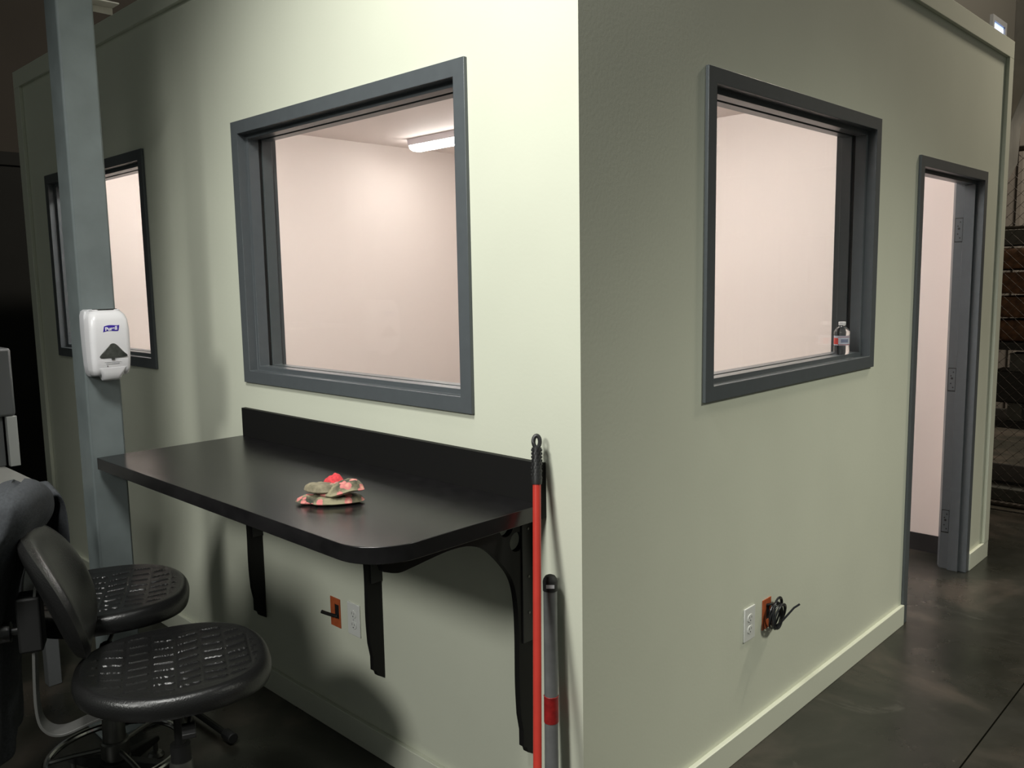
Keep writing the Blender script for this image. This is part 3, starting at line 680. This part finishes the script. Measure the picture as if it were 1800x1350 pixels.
def stool():
    t = empty('work_stool')
    s = finish(seat_mesh(), 'seat', M['poly'], t, smooth=40); s.location = (0, 0, ZS)
    b = finish(pad_mesh(), 'backrest', M['poly'], t, smooth=60); b.location = (0, 0, ZS)
    bm = B(); box(bm, (-.09, -.11, -.066), (.09, .11, -.0615)); box(bm, (-.045, -.10, -.095), (.045, .07, -.066)); m_ = finish(bm, 'seat_plate', M['gasket'], t, bevel=.003); m_.location = (0, 0, ZS)
    bm = B(); tube(bm, spline([(.04, .03, -.085), (.12, .03, -.09), (.19, .025, -.088)], 4), .006, 8); box(bm, (.185, .008, -.095), (.245, .040, -.082)); m_ = finish(bm, 'height_lever', M['gasket'], t, bevel=.002); m_.location = (0, 0, ZS)
    # J shaped bar carrying the backrest
    bm = B(); path = spline([(0, -.08, -.088), (0, -.19, -.108), (0, -.27, -.130), (0, -.310, -.112), (0, -.325, -.06), (0, -.322, .06), (0, -.312, .20), (0, -.300, .29)], 6)
    L_ = []
    for i, p in enumerate(path):
        tg = (path[min(i+1, len(path)-1)]-path[max(i-1, 0)]).normalized(); nn = Vector((0, -tg.z, tg.y))*.0035
        L_.append([bm.verts.new(p+nn+Vector((-.028, 0, 0))), bm.verts.new(p+nn+Vector((.028, 0, 0))), bm.verts.new(p-nn+Vector((.028, 0, 0))), bm.verts.new(p-nn+Vector((-.028, 0, 0)))])
    for a, b2 in zip(L_, L_[1:]):
        for i in range(4): bm.faces.new((a[i], a[(i+1) % 4], b2[(i+1) % 4], b2[i]))
    bm.faces.new(L_[0][::-1]); bm.faces.new(L_[-1]); m_ = finish(bm, 'back_bar', mat('satin_grey_bar', (.10, .10, .095), .4) if 'satin_grey_bar' not in bpy.data.materials else bpy.data.materials['satin_grey_bar'], t, bevel=.001); m_.location = (0, 0, ZS)
    bm = B(); box(bm, (-.034, -.350, .10), (.034, -.296, .24)); m_ = finish(bm, 'back_bracket', M['gasket'], t, bevel=.006); m_.location = (0, 0, ZS)
    bm = B(); mt = Matrix.Rotation(PI/2, 3, 'X'); lathe(bm, [(.010, 0), (.010, .018), (.026, .020), (.028, .026), (.028, .046), (.024, .050)], 12, (0, -.348, .15), mt)
    k_ = finish(bm, 'knob', M['poly'], m_)
    bm = B(); lathe(bm, [(.026, .30), (.026, ZS-.23), (.014, ZS-.228), (.014, ZS-.09)], 24); finish(bm, 'gas_lift', M['gasket'], t)
    bm = B(); lathe(bm, [(.033, .085), (.036, .10), (.031, .30), (.029, .31)], 24); finish(bm, 'post', M['dull_steel'], t)
    # chrome foot ring with spokes
    bm = B(); ring = [(FRR*math.cos(2*PI*k/64), FRR*math.sin(2*PI*k/64), .135) for k in range(64)]; tube(bm, ring, .011, 10, closed=True)
    fr_ = finish(bm, 'foot_ring', M['chrome'], t)
    bm = B(); lathe(bm, [(.040, .125), (.042, .13), (.042, .175), (.038, .18)], 20)
    for k in range(3):
        a = 2*PI*k/3+.5; tube(bm, [(.038*math.cos(a), .038*math.sin(a), .150), (.12*math.cos(a), .12*math.sin(a), .145), (.19*math.cos(a), .19*math.sin(a), .136)], .008, 8)
    finish(bm, 'ring_hub', M['dull_steel'], fr_)
    bm = B(); lathe(bm, [(.045, .07), (.050, .08), (.044, .115), (.034, .12)], 20); finish(bm, 'base_hub', M['gasket'], t)
    for k in range(5):
        a = 2*PI*k/5+.15; d = Vector((math.cos(a), math.sin(a), 0)); n_ = Vector((-d.y, d.x, 0)); bm = B()
        secs = [(.040, .022, .070, .110), (.12, .019, .062, .092), (.205, .014, .052, .072), (.225, .010, .050, .064)]
        rs = [[bm.verts.new(d*q+n_*w_*sx+Vector((0, 0, z))) for sx, z in ((-1, z0), (1, z0), (.7, z1), (-.7, z1))] for q, w_, z0, z1 in secs]
        for p, q in zip(rs, rs[1:]):
            for i in range(4): bm.faces.new((p[i], p[(i+1) % 4], q[(i+1) % 4], q[i]))
        bm.faces.new(rs[0][::-1]); bm.faces.new(rs[-1]); lg_ = finish(bm, 'leg', M['gasket'], t, bevel=.003)
        bm = B(); c = d*.21; lathe(bm, [(.026, 0), (.028, .004), (.020, .014), (.008, .018), (.008, .052)], 16, (c.x, c.y, 0)); finish(bm, 'glide', M['dull_steel'], lg_)
    return t
def face(o, C_, f):
    o.location = (C_[0], C_[1], 0); o.rotation_euler = (0, 0, math.atan2(-f[0], f[1]))
st = stool(); face(st, (-.832, -.692), (.40, .917))
tag(st, 'nearer black work stool with ridged seat, a grey shirt over its tilted backrest', 'stool', 'work stools by the counter')
def copy_tree(o, parent=None):
    c = o.copy(); C.objects.link(c); c.parent = parent
    for ch in o.children: copy_tree(ch, c)
    return c
s2 = copy_tree(st); F2 = Vector((.45, .89, 0)).normalized(); face(s2, (-1.320, -.690), F2)
s2['label'] = 'farther black work stool, higher seat close to the grey column'
for ch in s2.children:
    n_ = ch.name.split('.')[0]
    if n_ in ('seat', 'backrest', 'seat_plate', 'height_lever', 'back_bar', 'back_bracket'): ch.location.z += .065
    if n_ == 'backrest': ch.location.z -= .07

# ------------------------------------------------------------------ grey shirt hung over the nearer stool back
F1 = Vector((.40, .917, 0)); R1 = Vector((.917, -.40, 0)); C1 = Vector((-.832, -.692, 0))
def L1(r_, s_, z): return C1+R1*r_+F1*s_+Vector((0, 0, z))
# closed horizontal sections: (z, centre r, centre s, half width a, half depth b)
SEC = [(.36, -.145, -.485, .235, .050), (.37, -.145, -.485, .250, .075), (.50, -.135, -.480, .245, .080), (.65, -.125, -.470, .240, .082), (.78, -.115, -.455, .240, .084),
       (.88, -.105, -.430, .245, .088), (.945, -.095, -.395, .245, .090), (.99, -.085, -.362, .240, .088), (1.03, -.075, -.345, .230, .076), (1.055, -.065, -.336, .212, .058), (1.070, -.055, -.332, .180, .036), (1.076, -.05, -.330, .140, .012)]
def sec_at(t):
    f = t*(len(SEC)-1); i = min(int(f), len(SEC)-2); u = f-i
    P = [SEC[max(i-1, 0)], SEC[i], SEC[i+1], SEC[min(i+2, len(SEC)-1)]]
    return [.5*((2*b)+(-a+c)*u+(2*a-5*b+4*c-d)*u*u+(-a+3*b-3*c+d)*u**3) for a, b, c, d in zip(*P)]
bm = B(); NU, NV = 200, 110; g = []
t = tag(empty('grey_shirt', L1(-.1, -.45, .36)), 'dark grey knitted shirt hung over the back of the nearer stool', 'shirt')
for k in range(NV+1):
    tt_ = k/NV; z, rc, sc, a, b = sec_at(tt_); ring = []
    for i in range(NU):
        an = 2*PI*i/NU; ca, sa = math.cos(an), math.sin(an); n_ = 2.3
        q = (abs(ca)**n_+abs(sa)**n_)**(-1/n_)
        amp = .55*max(0, min(1, (1.0-z)/.25))
        fold = 1+amp*(.16*math.sin(an*9+2.2*z+1.2*math.sin(z*6))+.10*math.sin(an*17-3*z))+.10*noise.noise(Vector((ca*3, sa*3, z*5)))*min(1, (1.09-z)*6)
        dr, ds = a*q*ca*(1+(fold-1)*.35), b*q*sa*fold
        r_ = rc+dr-.035
        zz_ = z-(.30*max(0, -r_-.06)+.12*max(0, r_-.05))*max(0, min(1, (z-.8)/.2))+.030*max(0, min(1, (z-.90)/.1))
        ring.append(bm.verts.new(L1(r_, sc+ds, zz_)-t.location))
    g.append(ring)
for p, q in zip(g, g[1:]):
    for i in range(NU): bm.faces.new((p[i], p[(i+1) % NU], q[(i+1) % NU], q[i]))
bm.faces.new(g[-1]); bm.faces.new(g[0][::-1])
body = finish(bm, 'body', M['cloth'], t, smooth=180)
SL = [(-1.159, -0.913, 0.912), (-1.155, -0.904, 0.958), (-1.149, -0.892, 0.991), (-1.14, -0.872, 1.012), (-1.131, -0.853, 1.021), (-1.125, -0.84, 0.997), (-1.123, -0.836, 0.941), (-1.123, -0.837, 0.869), (-1.129, -0.849, 0.814), (-1.138, -0.868, 0.801), (-1.146, -0.885, 0.82), (-1.154, -0.902, 0.847), (-1.159, -0.914, 0.872)]
SL = [tuple(CAM+(Vector(q)-CAM)*1.025) for q in SL]
ring = spline(SL+[SL[0]], 6)[:-1]
cen = sum(ring, Vector())/len(ring); bk = Vector((-.86, .0, .02)).normalized()
bm = B(); secs = []
for k, (sc_, mv) in enumerate(((1.0, 0), (1.04, -.004), (1.07, .012), (1.14, .045), (1.20, .09), (1.10, .14), (.75, .17))):
    secs.append([bm.verts.new(cen+(p-cen)*sc_+bk*mv+Vector((0, 0, .008*noise.noise(p*16+Vector((0, 0, k)))))-t.location) for p in ring])
ins = [bm.verts.new(cen+(p-cen)*.93+bk*.006-t.location) for p in ring]
ins2 = [bm.verts.new(cen+(p-cen)*.88+bk*.10-t.location) for p in ring]
allr = [ins2, ins]+secs
for a, b in zip(allr, allr[1:]):
    for i in range(len(a)): bm.faces.new((a[i], a[(i+1) % len(a)], b[(i+1) % len(b)], b[i]))
bm.faces.new(ins2); bm.faces.new(secs[-1][::-1])
finish(bm, 'sleeve', M['cloth'], t, smooth=180)

# ------------------------------------------------------------------ work bench and machine at the far left
t = tag(empty('work_bench', (-2.8, -.95, 0)), 'pale grey bench top at the left edge, under the grey machine', 'bench')
bm = B(); box(bm, (-.80, -.45, .778), (.598, .409, .808)); finish(bm, 'top', M['bench'], t, bevel=.003)
for x in (-.76, .50):
    for y in (-.40, .35):
        bm = B(); box(bm, (x, y, 0), (x+.05, y+.05, .777)); finish(bm, 'leg', M['machine'], t, bevel=.003)
t = tag(empty('bench_machine', (-3.1, -.75, .8085)), 'grey machine cabinet standing on the bench at the left edge', 'machine')
bm = B(); box(bm, (-.30, -.42, .22), (.330, .262, .515)); finish(bm, 'upper_housing', M['machine'], t, bevel=.012)
bm = B(); box(bm, (-.28, -.40, .516), (.320, .225, .530)); finish(bm, 'lid', M['machine_light'], t, bevel=.004)
bm = B(); box(bm, (-.29, -.41, 0), (.300, .215, .219)); finish(bm, 'lower_housing', M['machine'], t, bevel=.004)
bm = B(); box(bm, (.302, .222, 0), (.332, .262, .219)); finish(bm, 'side_post', M['machine_light'], t, bevel=.002)

# ------------------------------------------------------------------ behind the right end: steel brace, chain link fence, storage rack
bm = B()
prism(bm, [(-.34, 3.90, 0), (-.17, 3.90, 0), (-.16, 3.90, 2.05), (-.087, 3.90, 2.20), (-.079, 3.90, 2.41), (-.021, 3.90, 2.57), (.10, 3.90, 2.84), (.10, 3.90, 6.9), (-.085, 3.90, 6.9), (-.085, 3.90, 2.84), (-.34, 3.90, 2.55)], (0, .22, 0))
tag(finish(bm, 'tapered_column', M['steel_pale'], bevel=.004), 'pale tapered steel column rising behind the right end of the room', 'column')
FY = 4.6
t = tag(empty('chain_link_fence', (.6, FY, 0)), 'dark chain link fence behind the right end of the room', 'fence')
for z in (2.345, 1.853, .04):
    bm = B(); tube(bm, [(-1.3, 0, z), (1.9, 0, z)], .019 if z != 1.853 else .012, 10); finish(bm, 'rail', M['rust_wire'], t)
for x in (-1.3, .3, 1.9):
    bm = B(); tube(bm, [(x, 0, 0), (x, 0, 2.36)], .024, 12); finish(bm, 'post', M['rust_wire'], t)
bm = B(); dx, dz = .036, .036
x = -1.28; k = 0
while x < 1.88:
    n = int(2.28/dz); tube(bm, [(x+(dx if (j+k) % 2 else 0), .004*(1 if (j+k) % 2 else -1), .05+j*dz) for j in range(n+1)], .0018, 4); x += dx; k += 1
finish(bm, 'mesh', M['rust_wire'], t)

RY = 5.05
t = tag(empty('storage_rack', (.5, RY, 0)), 'dark storage rack loaded with sacks behind the chain link fence', 'rack')
for x in (-1.35, .05, 1.4):
    for y in (0, .55):
        bm = B(); box(bm, (x, y, 0), (x+.06, y+.06, 2.0)); finish(bm, 'post', M['rack'], t, bevel=.003)
for z in (.05, .48, 1.03):
    bm = B(); box(bm, (-1.35, -.01, z), (1.46, .60, z+.05)); finish(bm, 'shelf', M['rack'], t, bevel=.002)
k = 0
def sack(x, y, z, w_, h, d, rz):
    bm = B(); N = 10; import itertools
    bmesh.ops.create_cube(bm, size=1); bmesh.ops.subdivide_edges(bm, edges=bm.edges, cuts=7, use_grid_fill=True)
    for v in bm.verts:
        p = v.co*2; q = Vector((abs(p.x)**4, abs(p.y)**4, abs(p.z)**3)); n_ = (q.x+q.y+q.z)**.25
        s_ = 1/max(n_, .001); pp = p*(.35*s_+.65) if n_ else p
        pinch = 1-.28*(abs(p.x)**3)
        v.co = Vector((pp.x*w_/2, pp.y*d/2, pp.z*h/2*pinch+.012*noise.noise(p*2.5+Vector((x*9, y, z*9)))))
    o = finish(bm, 'sack', M['sack'], None, smooth=70); o.location = (x, y, z+h/2); o.rotation_euler = (0, 0, rz); return o
zz = 1.0815
for row in range(4):
    for i, x in enumerate((-.28, .45)):
        place = ('left' if i == 0 else 'right')
        words = ['at the bottom', 'second from the bottom', 'third from the bottom', 'on top']
        o = sack(x, RY+.30, zz, .66, .150, .46, random.uniform(-.03, .03)); tag(o, 'brown sack %s of the %s stack on the rack' % (words[row], place), 'sack', 'brown sacks stacked on the rack')
    zz += .168
# printed carton on the sacks, small crates lower down
t = tag(empty('printed_carton', (-.25, RY+.30, zz+.004)), 'flat grey carton with black capital letters on top of the sacks', 'carton')
bm = B(); box(bm, (-.30, -.20, 0), (.30, .20, .105)); finish(bm, 'box', M['carton'], t, bevel=.002)
mt = Matrix.Translation((.115, -.2006, .052)) @ Matrix.Rotation(PI/2, 4, 'X')
text_mesh('lettering', 'UR', .105, M['print_black'], t, mt, bold=.004, width=.24)
for x, z, lb in ((-.26, .5305, 'small pale grey crate on the lower shelf of the rack'), (-.26, .880, 'small pale grey crate on top of the black bin')):
    t = tag(empty('storage_crate', (x, RY+.12, z)), lb, 'crate', 'small crates on the rack')
    bm = B(); 
    for a, b in (((-.045, -.09, 0), (.045, .09, .008)), ((-.045, -.09, .008), (.045, -.084, .115)), ((-.045, .084, .008), (.045, .09, .115)), ((-.045, -.084, .008), (-.039, .084, .115)), ((.039, -.084, .008), (.045, .084, .115))): box(bm, a, b)
    finish(bm, 'tub', M['carton'], t, smooth=0)
    bm = B(); box(bm, (-.049, -.094, .1155), (.049, .094, .123)); finish(bm, 'lid', M['carton'], t, bevel=.002)
bm = B(); box(bm, (-.42, RY+.02, .6545), (-.02, RY+.30, .8795)); tag(finish(bm, 'storage_bin', M['rack'], bevel=.012), 'black bin between the two small grey crates on the rack', 'bin')
bm = B(); prism(bm, [(-1.2, RY-.2, 0), (1.3, RY-.2, 0), (1.3, RY-.06, 0), (-1.2, RY-.06, 0)], (0, 0, .09)); tag(finish(bm, 'kerb_beam', M['carton'], bevel=.006), 'low grey timber lying on the floor behind the fence', 'beam')

# dark bar on the floor under the counter
t = tag(empty('floor_bar', (-1.62, -.32, 0)), 'dark metal bar lying on the floor below the counter', 'bar')
bm = B(); tube(bm, [(-.30, 0, .024), (.27, .010, .024)], .011, 10); finish(bm, 'rod', M['gasket'], t)
bm = B(); tube(bm, [(.262, .010, .024), (.315, .011, .024)], [.019, .019], 12); finish(bm, 'rubber_end', M['gasket'], t, bevel=.003)

# ------------------------------------------------------------------ ceiling lamps of the little room
for k, (x, y, lb) in enumerate(((-2.97, 2.46, 'long ceiling lamp near the far wall of the little room, lit'), (-1.15, 2.05, 'long ceiling lamp nearer the corner windows of the little room, lit'), (-2.75, .72, 'added unseen ceiling lamp just inside the counter wall of the little room, lit'))):  # third lamp is an unseen addition, brightening the room behind window_2
    t = tag(empty('ceiling_lamp', (x, y, ZC)), lb, 'lamp', 'ceiling lamps of the little room')
    bm = B(); prism(bm, [(-.60, -.075, -.0005), (-.60, .075, -.0005), (-.60, .070, -.045), (-.60, -.070, -.045)], (1.2, 0, 0)); finish(bm, 'housing', M['lamp_body'], t, bevel=.003)
    bm = B(); pts = [(-.592, -.068, -.0455), (-.592, .068, -.0455), (-.592, .058, -.070), (-.592, .030, -.082), (-.592, -.030, -.082), (-.592, -.058, -.070)]
    prism(bm, pts, (1.184, 0, 0)); finish(bm, 'diffuser', M['lamp_glow_2' if k else 'lamp_glow'], t, bevel=.006)
